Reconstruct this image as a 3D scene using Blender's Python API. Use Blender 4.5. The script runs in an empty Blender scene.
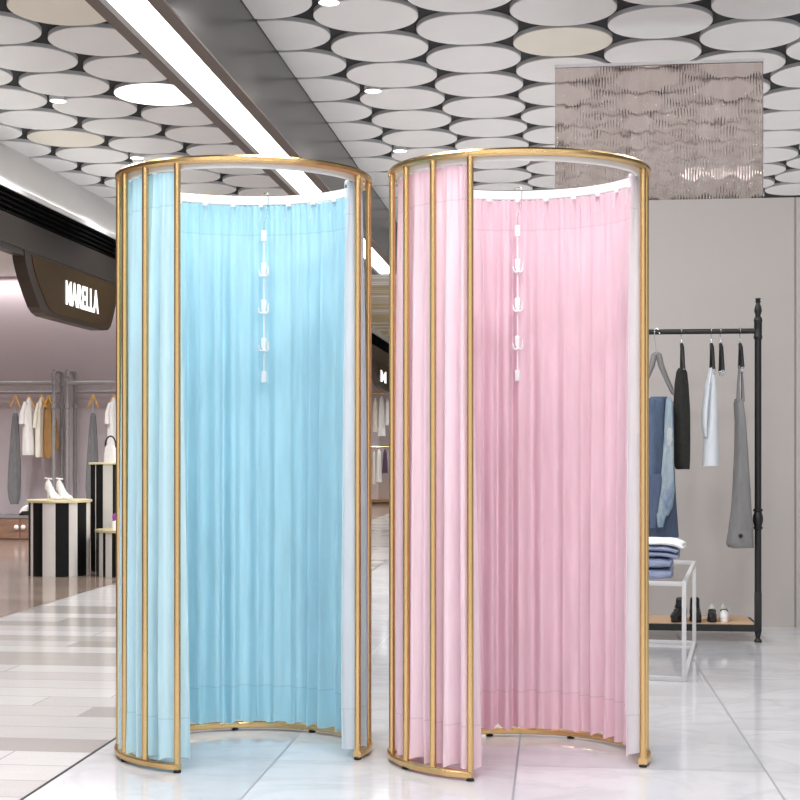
import bpy, bmesh, math, random
from mathutils import Vector, Matrix
random.seed(7)
C = bpy.context.scene.collection
PI = math.pi
F = 1400.0
TH = math.atan(156 / F)
CT, ST = math.cos(TH), math.sin(TH)
CAMZ = 1.05

# ------------------------------------------------------------------ measuring helpers
def at(px, py, Z):
    xc = (px - 400) / F * Z
    return Vector((xc * CT - Z * ST, xc * ST + Z * CT, CAMZ + (450 - py) / F * Z))
def on_x(px, X):
    Z = X / ((px - 400) / F * CT - ST)
    return Z
def on_y(px, Y):
    return Y / ((px - 400) / F * ST + CT)
def onx(px, py, X): return at(px, py, on_x(px, X))
def ony(px, py, Y): return at(px, py, on_y(px, Y))
def pix(v):
    xc = v[0] * CT + v[1] * ST; Z = -v[0] * ST + v[1] * CT
    return 400 + F * xc / Z, 450 - F * (v[2] - CAMZ) / Z, Z

# ------------------------------------------------------------------ materials
def lin(c):
    return tuple(((x / 255) / 12.92 if x / 255 <= 0.04045 else ((x / 255 + 0.055) / 1.055) ** 2.4) for x in c)
class NT:
    def __init__(s, name):
        s.m = bpy.data.materials.new(name); s.m.use_nodes = True
        s.t = s.m.node_tree; s.n = s.t.nodes; s.b = s.n['Principled BSDF']; s.out = s.n['Material Output']
    def new(s, t, **kw):
        x = s.n.new(t)
        for k, v in kw.items(): setattr(x, k, v)
        return x
    def link(s, a, b): s.t.links.new(a, b)
    def math(s, op, a, b=None, c=None):
        x = s.new('ShaderNodeMath', operation=op)
        for i, v in enumerate((a, b, c)):
            if v is None: continue
            if hasattr(v, 'links') or hasattr(v, 'is_linked'): s.link(v, x.inputs[i])
            else: x.inputs[i].default_value = v
        return x.outputs[0]
    def mix(s, f, a, b, mode='MIX'):
        x = s.new('ShaderNodeMix', data_type='RGBA', blend_type=mode)
        for sock, v in ((x.inputs[0], f), (x.inputs[6], a), (x.inputs[7], b)):
            if hasattr(v, 'is_linked'): s.link(v, sock)
            elif isinstance(v, (int, float)): sock.default_value = v
            else: sock.default_value = (*v[:3], 1)
        return x.outputs[2]
    def coord(s, scale=(1, 1, 1), loc=(0, 0, 0)):
        tc = s.new('ShaderNodeTexCoord'); mp = s.new('ShaderNodeMapping')
        s.link(tc.outputs['Object'], mp.inputs[0])
        mp.inputs['Scale'].default_value = scale; mp.inputs['Location'].default_value = loc
        return mp.outputs[0]
    def noise(s, vec, scale, detail=4, rough=.55, dist=0):
        x = s.new('ShaderNodeTexNoise'); s.link(vec, x.inputs['Vector'])
        x.inputs['Scale'].default_value = scale; x.inputs['Detail'].default_value = detail
        x.inputs['Roughness'].default_value = rough; x.inputs['Distortion'].default_value = dist
        return x.outputs['Fac']
    def ramp(s, f, stops, interp='LINEAR'):
        x = s.new('ShaderNodeValToRGB'); s.link(f, x.inputs[0]); r = x.color_ramp; r.interpolation = interp
        while len(r.elements) < len(stops): r.elements.new(.5)
        for e, (p, c) in zip(r.elements, stops):
            e.position = p; e.color = (*((c,) * 3 if isinstance(c, (int, float)) else c[:3]), 1)
        return x.outputs[0]
    def bump(s, h, strength=.2, dist=.01):
        x = s.new('ShaderNodeBump'); s.link(h, x.inputs['Height'])
        x.inputs['Strength'].default_value = strength; x.inputs['Distance'].default_value = dist
        s.link(x.outputs[0], s.b.inputs['Normal'])

def mat(name, rgb, rough=.5, metal=0, var=.06, scale=12, stretch=(1, 1, 1), bump=0, spec=.5, emit=0, coat=0):
    k = NT(name); c = lin(rgb)
    v = k.coord(stretch); f = k.noise(v, scale)
    lo = tuple(max(0, x * (1 - var)) for x in c); hi = tuple(min(1, x * (1 + var)) for x in c)
    k.link(k.ramp(f, [(.3, lo), (.7, hi)]), k.b.inputs['Base Color'])
    k.b.inputs['Roughness'].default_value = rough; k.b.inputs['Metallic'].default_value = metal
    k.b.inputs['Specular IOR Level'].default_value = spec
    if coat: k.b.inputs['Coat Weight'].default_value = coat; k.b.inputs['Coat Roughness'].default_value = .08
    if bump: k.bump(f, bump)
    if emit:
        k.b.inputs['Emission Color'].default_value = (*c, 1); k.b.inputs['Emission Strength'].default_value = emit
    return k.m

def m_marble():
    k = NT('polished_marble_tile')
    tc = k.new('ShaderNodeTexCoord'); sp = k.new('ShaderNodeSeparateXYZ'); k.link(tc.outputs['Object'], sp.inputs[0])
    def grid(sock, off, size, half):
        u = k.math('DIVIDE', k.math('SUBTRACT', sock, off), size)
        d = k.math('ABSOLUTE', k.math('SUBTRACT', k.math('FRACT', u), .5))
        return k.math('GREATER_THAN', d, .5 - half / size), k.math('FLOOR', u)
    gx, ix = grid(sp.outputs[0], -.13, .812, .0034)
    gy, iy = grid(sp.outputs[1], 4.67, .69, .0032)
    g = k.math('MAXIMUM', gx, gy)
    # every tile shows its own cut of the stone
    cmb = k.new('ShaderNodeCombineXYZ')
    k.link(k.math('MULTIPLY', ix, 3.7), cmb.inputs[0]); k.link(k.math('MULTIPLY', iy, 5.3), cmb.inputs[1])
    add = k.new('ShaderNodeVectorMath', operation='ADD'); k.link(tc.outputs['Object'], add.inputs[0]); k.link(cmb.outputs[0], add.inputs[1])
    mp = k.new('ShaderNodeMapping'); k.link(add.outputs[0], mp.inputs[0]); mp.inputs['Scale'].default_value = (.8, 1.15, 1); mp.inputs['Rotation'].default_value = (0, 0, .35)
    n1 = k.noise(mp.outputs[0], 1.6, 8, .6, 1.1)
    vein = k.ramp(n1, [(.44, 0.0), (.495, 1.0), (.55, 0.0)])
    n2 = k.noise(mp.outputs[0], .8, 5, .5, .4)
    base = k.ramp(n2, [(.3, lin((196, 196, 200))), (.65, lin((217, 217, 220)))])
    veined = k.mix(k.math('MULTIPLY', vein, .24), base, lin((165, 168, 174)))
    col = k.mix(g, veined, lin((150, 152, 156)))
    k.link(col, k.b.inputs['Base Color'])
    k.link(k.math('ADD', k.math('MULTIPLY', g, .5), .09), k.b.inputs['Roughness'])
    k.b.inputs['Specular IOR Level'].default_value = .5
    return k.m

def m_mosaic():
    k = NT('banded_stone_paving')
    v = k.coord((1, 1, 1), (.3, .12, 0))
    def brick(w, h, off, sq):
        b = k.new('ShaderNodeTexBrick', offset=off, squash=sq, offset_frequency=2, squash_frequency=3)
        k.link(v, b.inputs['Vector']); b.inputs['Color1'].default_value = (0, 0, 0, 1); b.inputs['Color2'].default_value = (1, 1, 1, 1)
        b.inputs['Mortar'].default_value = (.5, .5, .5, 1)
        b.inputs['Scale'].default_value = 1; b.inputs['Mortar Size'].default_value = .003; b.inputs['Mortar Smooth'].default_value = 0
        b.inputs['Brick Width'].default_value = w; b.inputs['Row Height'].default_value = h
        return b
    b = brick(1.15, .21, .37, 1.6)
    tone = k.ramp(b.outputs['Color'], [(0, lin((226, 223, 222))), (.40, lin((214, 210, 208))), (.60, lin((192, 187, 183))), (.70, lin((222, 219, 218))), (.86, lin((178, 172, 168)))], 'CONSTANT')
    n = k.noise(v, 90, 3, .7)
    n2 = k.noise(k.coord((1, 4, 1)), 4, 5, .6)
    tone = k.mix(k.math('MULTIPLY', n, .30), tone, lin((120, 116, 114)))
    tone = k.mix(k.math('MULTIPLY', n2, .26), tone, lin((150, 146, 144)))
    col = k.mix(b.outputs['Fac'], tone, lin((165, 160, 158)))
    k.link(col, k.b.inputs['Base Color']); k.b.inputs['Roughness'].default_value = .16
    return k.m

def m_wood_floor():
    k = NT('taupe_plank_floor')
    v = k.coord((.5, 5, 1)); n = k.noise(v, 3, 6, .6, .4)
    b = k.new('ShaderNodeTexBrick', offset=.4); k.link(k.coord(), b.inputs['Vector'])
    b.inputs['Color1'].default_value = (0, 0, 0, 1); b.inputs['Color2'].default_value = (1, 1, 1, 1); b.inputs['Mortar'].default_value = (.1, .1, .1, 1)
    b.inputs['Scale'].default_value = 1; b.inputs['Mortar Size'].default_value = .0015; b.inputs['Brick Width'].default_value = 1.4; b.inputs['Row Height'].default_value = .22
    base = k.ramp(n, [(.3, lin((128, 110, 99))), (.7, lin((162, 144, 132)))])
    col = k.mix(.12, base, b.outputs['Color'], 'OVERLAY')
    k.link(col, k.b.inputs['Base Color']); k.b.inputs['Roughness'].default_value = .13
    return k.m

def m_curtain(name, rgb, trans=.35, hem=True, weave=True):
    """satin cloth that lets some light through; stitched hems near its top and foot"""
    k = NT(name); c = lin(rgb)
    tc = k.new('ShaderNodeTexCoord'); sp = k.new('ShaderNodeSeparateXYZ'); k.link(tc.outputs['Object'], sp.inputs[0])
    z = sp.outputs[2]
    f = k.noise(k.coord((1, 1, .12)), 45, 3)
    col = k.ramp(f, [(.3, tuple(x * .95 for x in c)), (.7, tuple(min(1, x * 1.04) for x in c))])
    if hem:
        def near(p, w): return k.math('LESS_THAN', k.math('ABSOLUTE', k.math('SUBTRACT', z, p)), w)
        seam = k.math('MAXIMUM', near(1.852, .0022), near(.17, .0022))
        band = k.math('MAXIMUM', k.math('GREATER_THAN', z, 1.852), k.math('LESS_THAN', z, .17))
        col = k.mix(k.math('MULTIPLY', band, .5), col, tuple(x * x ** .18 for x in c))
        col = k.mix(k.math('MULTIPLY', seam, .32), col, tuple(x * .62 for x in c))
    k.link(col, k.b.inputs['Base Color'])
    k.b.inputs['Roughness'].default_value = .42; k.b.inputs['Specular IOR Level'].default_value = .35
    k.b.inputs['Sheen Weight'].default_value = .15
    n = k.noise(k.coord((1, 1, 1)), 420, 2); k.bump(n, .05, .002)
    tr = k.new('ShaderNodeBsdfTranslucent'); k.link(col, tr.inputs[0])
    mx = k.new('ShaderNodeMixShader'); mx.inputs[0].default_value = trans
    k.link(k.b.outputs[0], mx.inputs[1]); k.link(tr.outputs[0], mx.inputs[2]); k.link(mx.outputs[0], k.out.inputs[0])
    return k.m

def m_rib_glass():
    k = NT('smoky_ribbed_glass')
    f = k.noise(k.coord((3, 3, 1)), 4, 3)
    col = k.ramp(f, [(.3, lin((222, 208, 202))), (.7, lin((236, 226, 221)))])
    k.link(col, k.b.inputs['Base Color'])
    k.b.inputs['Transmission Weight'].default_value = 1; k.b.inputs['IOR'].default_value = 1.14; k.b.inputs['Roughness'].default_value = .04
    d = k.new('ShaderNodeBsdfDiffuse'); d.inputs[0].default_value = (*lin((190, 176, 170)), 1)
    t = k.new('ShaderNodeBsdfTranslucent'); t.inputs[0].default_value = (*lin((200, 186, 180)), 1)
    a = k.new('ShaderNodeMixShader'); a.inputs[0].default_value = .5; k.link(d.outputs[0], a.inputs[1]); k.link(t.outputs[0], a.inputs[2])
    mx = k.new('ShaderNodeMixShader'); mx.inputs[0].default_value = .12
    k.link(k.b.outputs[0], mx.inputs[1]); k.link(a.outputs[0], mx.inputs[2]); k.link(mx.outputs[0], k.out.inputs[0])
    return k.m
def m_clear():
    k = NT('clear_glass'); f = k.noise(k.coord(), 3)
    t = k.new('ShaderNodeBsdfTransparent'); k.link(k.ramp(f, [(0, .95), (1, .98)]), t.inputs[0])
    g = k.new('ShaderNodeBsdfGlossy'); g.inputs['Roughness'].default_value = .02
    mx = k.new('ShaderNodeMixShader'); mx.inputs[0].default_value = .06
    k.link(t.outputs[0], mx.inputs[1]); k.link(g.outputs[0], mx.inputs[2]); k.link(mx.outputs[0], k.out.inputs[0])
    return k.m
def m_denim(name, a, b):
    k = NT(name); f = k.noise(k.coord((1, 1, .35)), 14, 6, .65, .5); g = k.noise(k.coord((3, 3, 1)), 160, 2)
    col = k.ramp(f, [(.33, lin(a)), (.68, lin(b))]); col = k.mix(k.math('MULTIPLY', g, .12), col, lin((225, 230, 235)))
    k.link(col, k.b.inputs['Base Color']); k.b.inputs['Roughness'].default_value = .9; k.bump(g, .3, .003)
    return k.m
def m_planks(name, a, b, axis_scale, row):
    k = NT(name); sp = k.new('ShaderNodeSeparateXYZ'); tc = k.new('ShaderNodeTexCoord'); k.link(tc.outputs['Object'], sp.inputs[0])
    u = k.math('DIVIDE', sp.outputs[1], row); i = k.math('FLOOR', u)
    w = k.new('ShaderNodeTexWhiteNoise', noise_dimensions='1D'); k.link(i, w.inputs['W'])
    col = k.ramp(w.outputs['Value'], [(0, lin(a)), (.45, lin(b)), (.75, lin((232, 230, 228)))], 'CONSTANT')
    gap = k.math('LESS_THAN', k.math('FRACT', u), .12); col = k.mix(gap, col, lin((120, 108, 90)))
    k.link(col, k.b.inputs['Base Color']); k.b.inputs['Roughness'].default_value = .5
    return k.m

M = {}
M['gold'] = mat('brushed_gold_metal', (226, 190, 134), .25, 1, .02, 30)
M['white_plastic'] = mat('white_plastic', (240, 240, 242), .35, 0, .02)
M['track'] = mat('white_enamel_track', (236, 236, 236), .35, 0, .02)
M['rubber'] = mat('black_rubber', (22, 22, 24), .7)
M['steel'] = mat('bright_steel', (190, 190, 195), .22, 1, .04)
M['grey_pipe'] = mat('grey_steel_pipe', (150, 148, 148), .4, .2, .06)
M['black_steel'] = mat('black_powder_coated_steel', (26, 26, 28), .42, 0, .12, 40)
M['black_plastic'] = mat('black_plastic', (24, 24, 26), .4, 0, .1)
M['grey_plastic'] = mat('grey_plastic', (128, 126, 126), .45)
M['white_steel'] = mat('white_powder_coated_steel', (214, 213, 213), .4, 0, .02)
M['oak'] = mat('pale_oak_board', (205, 168, 132), .45, 0, .14, 9, (1, 14, 1), .05)
M['hanger_wood'] = mat('golden_hanger_wood', (214, 160, 80), .45, 0, .1, 30)
M['disc'] = mat('satin_white_ceiling_panel', (235, 233, 231), .34, 0, .015, 3)
M['disc_cream'] = mat('satin_cream_ceiling_panel', (236, 228, 212), .34, 0, .02, 3)
M['disc_rim'] = mat('grey_panel_edge', (200, 199, 199), .5)
M['disc_lit'] = mat('glowing_ceiling_panel', (255, 252, 248), .4, 0, 0, 3, emit=1.6)
M['ceil_black'] = mat('black_painted_slab', (26, 26, 27), .8, 0, .1, 2)
M['lamp'] = mat('glowing_lamp_lens', (255, 253, 250), .4, 0, 0, 3, emit=4)
M['beam_metal'] = mat('dark_polished_metal', (66, 62, 60), .25, .6, .05, 4, (3, .4, 1))
M['beam_brown'] = mat('brown_metal_trim', (96, 82, 74), .4, .2, .05)
M['beam_grey'] = mat('grey_metal_reveal', (170, 168, 166), .45)
M['strip'] = mat('glowing_light_diffuser', (255, 255, 255), .4, 0, 0, 3, emit=6.5)
M['cove'] = mat('white_plaster', (240, 239, 238), .6, 0, .02, 2)
M['slot'] = mat('black_louvre', (9, 8, 8), .9, spec=.1)
M['fascia'] = mat('dark_bronze_panel', (60, 53, 49), .32, .2, .05, 3)
M['sign_frame'] = mat('bronze_sign_frame', (58, 47, 41), .4, .1, .06)
M['sign_gold'] = mat('antique_gold_panel', (66, 46, 12), .5, .05, .08, 2)
M['letter'] = mat('glowing_white_letter', (255, 255, 255), .4, 0, 0, 3, emit=1.0)
M['wall_warm'] = mat('warm_grey_wall_paint', (190, 183, 179), .55, 0, .015, 1.5)
M['wall_mauve'] = mat('mauve_wall_paint', (186, 174, 178), .7, 0, .02, 2)
M['wall_white'] = mat('white_wall_paint', (225, 223, 221), .7, 0, .02, 2)
M['slats'] = m_planks('timber_slat_soffit', (196, 176, 130), (214, 200, 172), 1, .22)
M['cabinet'] = mat('walnut_burl_veneer', (138, 106, 88), .4, 0, .25, 5, (1, 1, 3))
M['stone_grey'] = mat('grey_stone_ledge', (130, 126, 126), .5)
M['ped_black'] = mat('black_lacquer', (10, 10, 11), .5, spec=.2)
M['ped_white'] = mat('cream_white_lacquer', (206, 202, 197), .3, 0, .03)
M['ped_gold'] = mat('pale_brass_plate', (226, 214, 170), .35, .5, .05)
M['marble'] = m_marble(); M['mosaic'] = m_mosaic(); M['wood_floor'] = m_wood_floor()
M['rib_glass'] = m_rib_glass(); M['clear'] = m_clear()
M['blue_in'] = m_curtain('sky_blue_satin', (202, 238, 249)); M['blue_out'] = m_curtain('pale_blue_satin_back', (216, 242, 249))
M['pink_in'] = m_curtain('rose_pink_satin', (253, 226, 235)); M['pink_out'] = m_curtain('pale_pink_satin_back', (248, 229, 237))
M['shaded_b'] = m_curtain('shaded_blue_satin_back', (216, 222, 230), .25); M['shaded_p'] = m_curtain('shaded_pink_satin_back', (226, 225, 229), .25)  # greyed copies of the curtain backs, shade put into the colour
M['cloth_white'] = mat('white_cotton', (232, 230, 228), .9, 0, .05, 30, (1, 1, .3), .2)
M['cloth_cream'] = mat('cream_cotton', (228, 220, 205), .9, 0, .06, 30, (1, 1, .3), .2)
M['cloth_tan'] = mat('tan_leather', (168, 128, 78), .7, 0, .18, 25, (1, 1, .3), .2)
M['cloth_grey'] = mat('grey_flannel', (112, 112, 114), .95, 0, .16, 40, (1, 1, .3), .3)
M['cloth_midgrey'] = mat('grey_jersey', (128, 127, 127), .9, 0, .07, 40, (1, 1, .3), .2)
M['cloth_black'] = mat('black_wool', (40, 40, 37), .95, 0, .3, 80, (1, 1, .4), .3)
M['cloth_pale'] = mat('ice_white_cotton', (214, 219, 224), .9, 0, .04, 30, (1, 1, .3), .15)
M['cloth_purple'] = mat('dark_plum_cotton', (84, 66, 88), .9, 0, .1, 30)
M['denim'] = m_denim('mid_blue_denim', (42, 60, 90), (70, 92, 124)); M['denim_light'] = m_denim('washed_light_denim', (84, 112, 142), (180, 192, 194))
M['denim_rip'] = m_denim('frayed_pale_denim', (150, 166, 178), (206, 206, 200)); M['denim_dark'] = m_denim('deep_blue_denim', (36, 54, 84), (52, 74, 106)); M['denim_pale'] = m_denim('powder_blue_denim', (138, 150, 182), (158, 170, 198))
M['towel'] = mat('white_terry', (240, 240, 242), .95, 0, .04, 60, bump=.3)
M['grey_cloth'] = mat('blue_grey_cloth', (150, 152, 158), .95, 0, .06, 60, bump=.2)
M['leather_black'] = mat('black_leather', (20, 20, 22), .35, 0, .1)
M['leather_white'] = mat('white_leather', (240, 236, 234), .35, 0, .04)
M['sage'] = mat('pale_sage_canvas', (196, 200, 184), .8)
M['purple'] = mat('violet_satin', (150, 50, 160), .5)
M['black_line'] = mat('black_floor_joint', (46, 46, 48), .4)
M['joint'] = mat('grey_wall_joint', (158, 152, 148), .7)

# ------------------------------------------------------------------ mesh helpers
class MB:
    def __init__(s): s.bm = bmesh.new(); s.mi = 0
    def _v(s, p): return s.bm.verts.new(p)
    def face(s, vs):
        try:
            f = s.bm.faces.new(vs); f.material_index = s.mi; return f
        except ValueError: return None
    def box(s, c, d, rz=0, bev=0):
        r = bmesh.ops.create_cube(s.bm, size=1, matrix=Matrix.Translation(c) @ Matrix.Rotation(rz, 4, 'Z') @ Matrix.Diagonal((*d, 1)))
        fs = {f for v in r['verts'] for f in v.link_faces}
        for f in fs: f.material_index = s.mi
        if bev:
            es = list({e for v in r['verts'] for e in v.link_edges})
            q = bmesh.ops.bevel(s.bm, geom=es, offset=bev, segments=2, affect='EDGES', profile=.5)
            for f in q['faces']: f.material_index = s.mi
        return s
    def bounds(s, x0, x1, y0, y1, z0, z1, bev=0):
        return s.box(((x0 + x1) / 2, (y0 + y1) / 2, (z0 + z1) / 2), (abs(x1 - x0), abs(y1 - y0), abs(z1 - z0)), 0, bev)
    def rings(s, rings, closed=False, caps=True):
        R = [[s._v(p) for p in r] for r in rings]; n = len(R[0]); m = len(R)
        for i in range(m if closed else m - 1):
            a, b = R[i], R[(i + 1) % m]
            for j in range(n): s.face([a[j], a[(j + 1) % n], b[(j + 1) % n], b[j]])
        if caps and not closed: s.face(R[0][::-1]); s.face(R[-1])
        return s
    def tube(s, pts, r, n=10, closed=False, prof=None):
        """sweep a round tube (or a profile of (side, up) pairs) along pts"""
        pts = [Vector(p) for p in pts]; m = len(pts); rings = []; up = None
        for i, p in enumerate(pts):
            a = pts[(i - 1) % m] if (closed or i) else p; b = pts[(i + 1) % m] if (closed or i < m - 1) else p
            t = (b - a).normalized()
            if prof: side = t.cross(Vector((0, 0, 1))).normalized(); u = Vector((0, 0, 1))
            else:
                if up is None: up = Vector((0, 0, 1)) if abs(t.z) < .9 else Vector((0, 1, 0))
                side = t.cross(up).normalized(); u = side.cross(t).normalized(); up = u
            rr = r[i] if isinstance(r, (list, tuple)) else r
            pr = prof or [(rr * math.cos(2 * PI * k / n), rr * math.sin(2 * PI * k / n)) for k in range(n)]
            rings.append([p + side * x + u * y for x, y in pr])
        return s.rings(rings, closed)
    def lathe(s, prof, c=(0, 0, 0), n=20, caps=True):
        c = Vector(c)
        return s.rings([[c + Vector((max(r, 1e-4) * math.cos(2 * PI * k / n), max(r, 1e-4) * math.sin(2 * PI * k / n), z)) for k in range(n)] for r, z in prof], False, caps)
    def prism(s, poly, f0, f1):
        """poly of 2D points; f0/f1 map a 2D point to the two ends"""
        return s.rings([[f0(p) for p in poly], [f1(p) for p in poly]])
    def build(s, name, material, parent=None, smooth=True, loc=None, rz=0):
        bmesh.ops.recalc_face_normals(s.bm, faces=s.bm.faces[:])
        me = bpy.data.meshes.new(name); s.bm.to_mesh(me); s.bm.free()
        for m in (material if isinstance(material, (list, tuple)) else [material]): me.materials.append(m)
        if smooth:
            me.polygons.foreach_set('use_smooth', [True] * len(me.polygons))
            try: me.set_sharp_from_angle(angle=math.radians(38))
            except Exception: pass
        o = bpy.data.objects.new(name, me); C.objects.link(o)
        if parent: o.parent = parent
        if loc is not None: o.location = loc
        o.rotation_euler.z = rz
        return o
def tag(o, label, cat, group=None, kind=None):
    o['label'] = label; o['category'] = cat
    if group: o['group'] = group
    if kind: o['kind'] = kind
    return o
def thing(name, label, cat, loc=(0, 0, 0), rz=0, group=None):
    o = bpy.data.objects.new(name, None); C.objects.link(o); o.location = loc; o.rotation_euler.z = rz
    o.empty_display_size = .05
    return tag(o, label, cat, group)
def struct(o, label, cat='setting'):
    return tag(o, label, cat, kind='structure')
def copy_tree(o, parent=None):
    c = o.copy(); C.objects.link(c)
    if parent: c.parent = parent
    for ch in list(o.children): copy_tree(ch, c)
    return c

# ================================================================== THE SETTING
HZ = 3.60         # underside of the ceiling discs
SLAB = 3.63
X_EDGE, X_WOOD, X_HEAD = -1.595, -3.46, -4.0
struct(MB().bounds(X_EDGE + .006, 8, -4, 40, -.1, 0).build('floor', M['marble'], smooth=False), 'polished white marble tile floor under the booths', 'floor')
struct(MB().bounds(X_WOOD, X_EDGE - .006, -4, 16.2, -.1, 0).build('floor_mosaic', M['mosaic'], smooth=False), 'walkway floor of grey and white stone bands', 'floor')
struct(MB().bounds(-2.75, X_EDGE - .006, 16.2, 40, -.1, 0).build('floor_far', M['mosaic'], smooth=False), 'far end of the banded stone walkway', 'floor')
struct(MB().bounds(-10, X_WOOD, -4, 16.2, -.1, 0).build('floor_shop', M['wood_floor'], smooth=False), 'glossy taupe wood floor of the clothes shop', 'floor')
struct(MB().bounds(-10, -2.75, 16.2, 40, -.1, 0).build('floor_shop_far', M['wood_floor'], smooth=False), 'taupe wood floor of the far shop', 'floor')
struct(MB().bounds(X_EDGE - .006, X_EDGE + .006, -4, 40, -.1, .0005).build('trim_1', M['black_line'], smooth=False), 'black joint strip between marble and stone paving', 'trim')
struct(MB().bounds(X_WOOD - .006, X_WOOD + .006, -4, 16.2, -.1, .0005).build('trim_2', M['beam_brown'], smooth=False), 'thin brown strip along the edge of the wood floor', 'trim')
struct(MB().bounds(-4.66, 8, -1, 16.3, SLAB, SLAB + .1).build('ceiling', M['ceil_black'], smooth=False), 'black ceiling above the round discs', 'ceiling')
struct(MB().bounds(-10, 8, 16.3, 40, 3.11, 3.25).build('ceiling_far', M['slats'], smooth=False), 'timber slatted ceiling at the far end of the hall', 'ceiling')
struct(MB().bounds(-3.0, 8, 16.2, 16.3, 3.11, 3.7).build('wall_drop', M['cove'], smooth=False), 'white drop face where the ceiling steps down', 'wall')
struct(MB().bounds(-10, X_HEAD - .32, -1, 16.2, 3.13, 3.25).build('ceiling_shop', M['wall_white'], smooth=False), 'white ceiling inside the clothes shop', 'ceiling')
# partition behind the rack
WY = 8.5; WTOP = 1.05 + 253 / F * 8.28
XJ = ony(795.3, 450, WY).x
w = MB(); w.bounds(-.25, XJ - .006, WY, WY + .16, 0, WTOP); w.bounds(XJ + .006, 4.2, WY, WY + .16, 0, WTOP)
struct(w.build('wall_right', M['wall_warm'], smooth=False), 'warm grey partition wall behind the black clothes rack', 'wall')
struct(MB().bounds(XJ - .006, XJ + .006, WY + .006, WY + .15, 0, WTOP).build('trim_3', M['joint'], smooth=False), 'narrow vertical joint in the grey partition wall', 'trim')
struct(MB().bounds(8, 8.2, -1, 40, 0, 3.7).build('wall_side', M['wall_white'], smooth=False), 'plain white hall wall far to the side', 'wall')
struct(MB().bounds(-10, 8, 36, 36.2, 0, 3.2).build('wall_end', M['wall_white'], smooth=False), 'white wall at the end of the hall', 'wall')
# left clothes shop
SY = 16.15
struct(MB().bounds(-10, X_HEAD, SY, SY + .05, 0, 3.2).build('wall_back', M['wall_mauve'], smooth=False), 'mauve back wall of the clothes shop', 'wall')
struct(MB().bounds(-10, -9.9, -1, SY, 0, 3.2).build('wall_left', M['wall_mauve'], smooth=False), 'mauve side wall of the clothes shop', 'wall')
struct(MB().bounds(X_HEAD, -2.95, 16.2, 16.25, 0, 3.7).build('wall_return', M['fascia'], smooth=False), 'dark bronze return between the two shop fronts', 'wall')

def header(X, y0, y1, n0, cove_top, tag_txt):
    b = MB(); b.bounds(X - .1, X, y0, y1, 2.57, 2.79); b.bounds(X - .09, X - .012, y0, y1, 2.525, 2.57)
    struct(b.build('trim_%d' % n0, M['fascia'], smooth=False), 'dark bronze fascia band over the ' + tag_txt, 'trim')
    b = MB(); b.bounds(X - .1, X - .05, y0, y1, 2.79, 2.99)
    for k in range(5): b.bounds(X - .05, X - .005, y0, y1, 2.802 + k * .04, 2.812 + k * .04)
    struct(b.build('trim_%d' % (n0 + 1), M['slot'], smooth=False), 'black louvred slot above the bronze fascia of the ' + tag_txt, 'trim')
    xe, ze = cove_top
    poly = [(X, 2.99), (xe, ze), (xe - .12, ze), (X - .14, 2.99)]
    b = MB().prism(poly, lambda p: Vector((p[0], y0, p[1])), lambda p: Vector((p[0], y1, p[1])))
    struct(b.build('trim_%d' % (n0 + 2), M['cove'], smooth=False), 'white plaster cove above the ' + tag_txt, 'trim')
header(X_HEAD, -1, 16.15, 4, (-4.60, SLAB), 'clothes shop')
header(-3.0, 16.3, 36, 7, (-3.04, 3.11), 'far shop front')

# beam with its linear light
BX0, BX1, BZ = -2.12, -1.775, 3.09
LX0, LX1 = -2.03, -1.845
YB = 16.17
b = MB()
b.bounds(BX1 - .02, BX1, -1, YB, BZ + .012, SLAB)
b.bounds(BX0, BX0 + .02, -1, YB, BZ + .012, SLAB)
b.bounds(BX0, BX1, YB - .02, YB, BZ + .012, SLAB)
bm_ = struct(b.build('beam', M['beam_metal'], smooth=False), 'dark polished metal ceiling beam holding a long light strip', 'beam')
b = MB(); b.bounds(LX1, BX1 + .004, -1, YB, BZ, BZ + .012); b.bounds(BX0 - .004, LX0 - .035, -1, YB, BZ, BZ + .012)
b.build('beam_trim', M['beam_brown'], bm_, smooth=False)
b = MB(); b.bounds(LX0 - .035, LX0, -1, YB, BZ + .004, BZ + .014); b.bounds(LX0 - .035, LX1, YB - .05, YB, BZ - .002, BZ + .014)
b.build('reveal', M['beam_grey'], bm_, smooth=False)
tag(MB().bounds(LX0, LX1, -1, YB - .05, BZ + .008, BZ + .03).build('strip_light', M['strip'], smooth=False), 'long glowing white strip light set in the underside of the dark beam', 'light')

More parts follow.
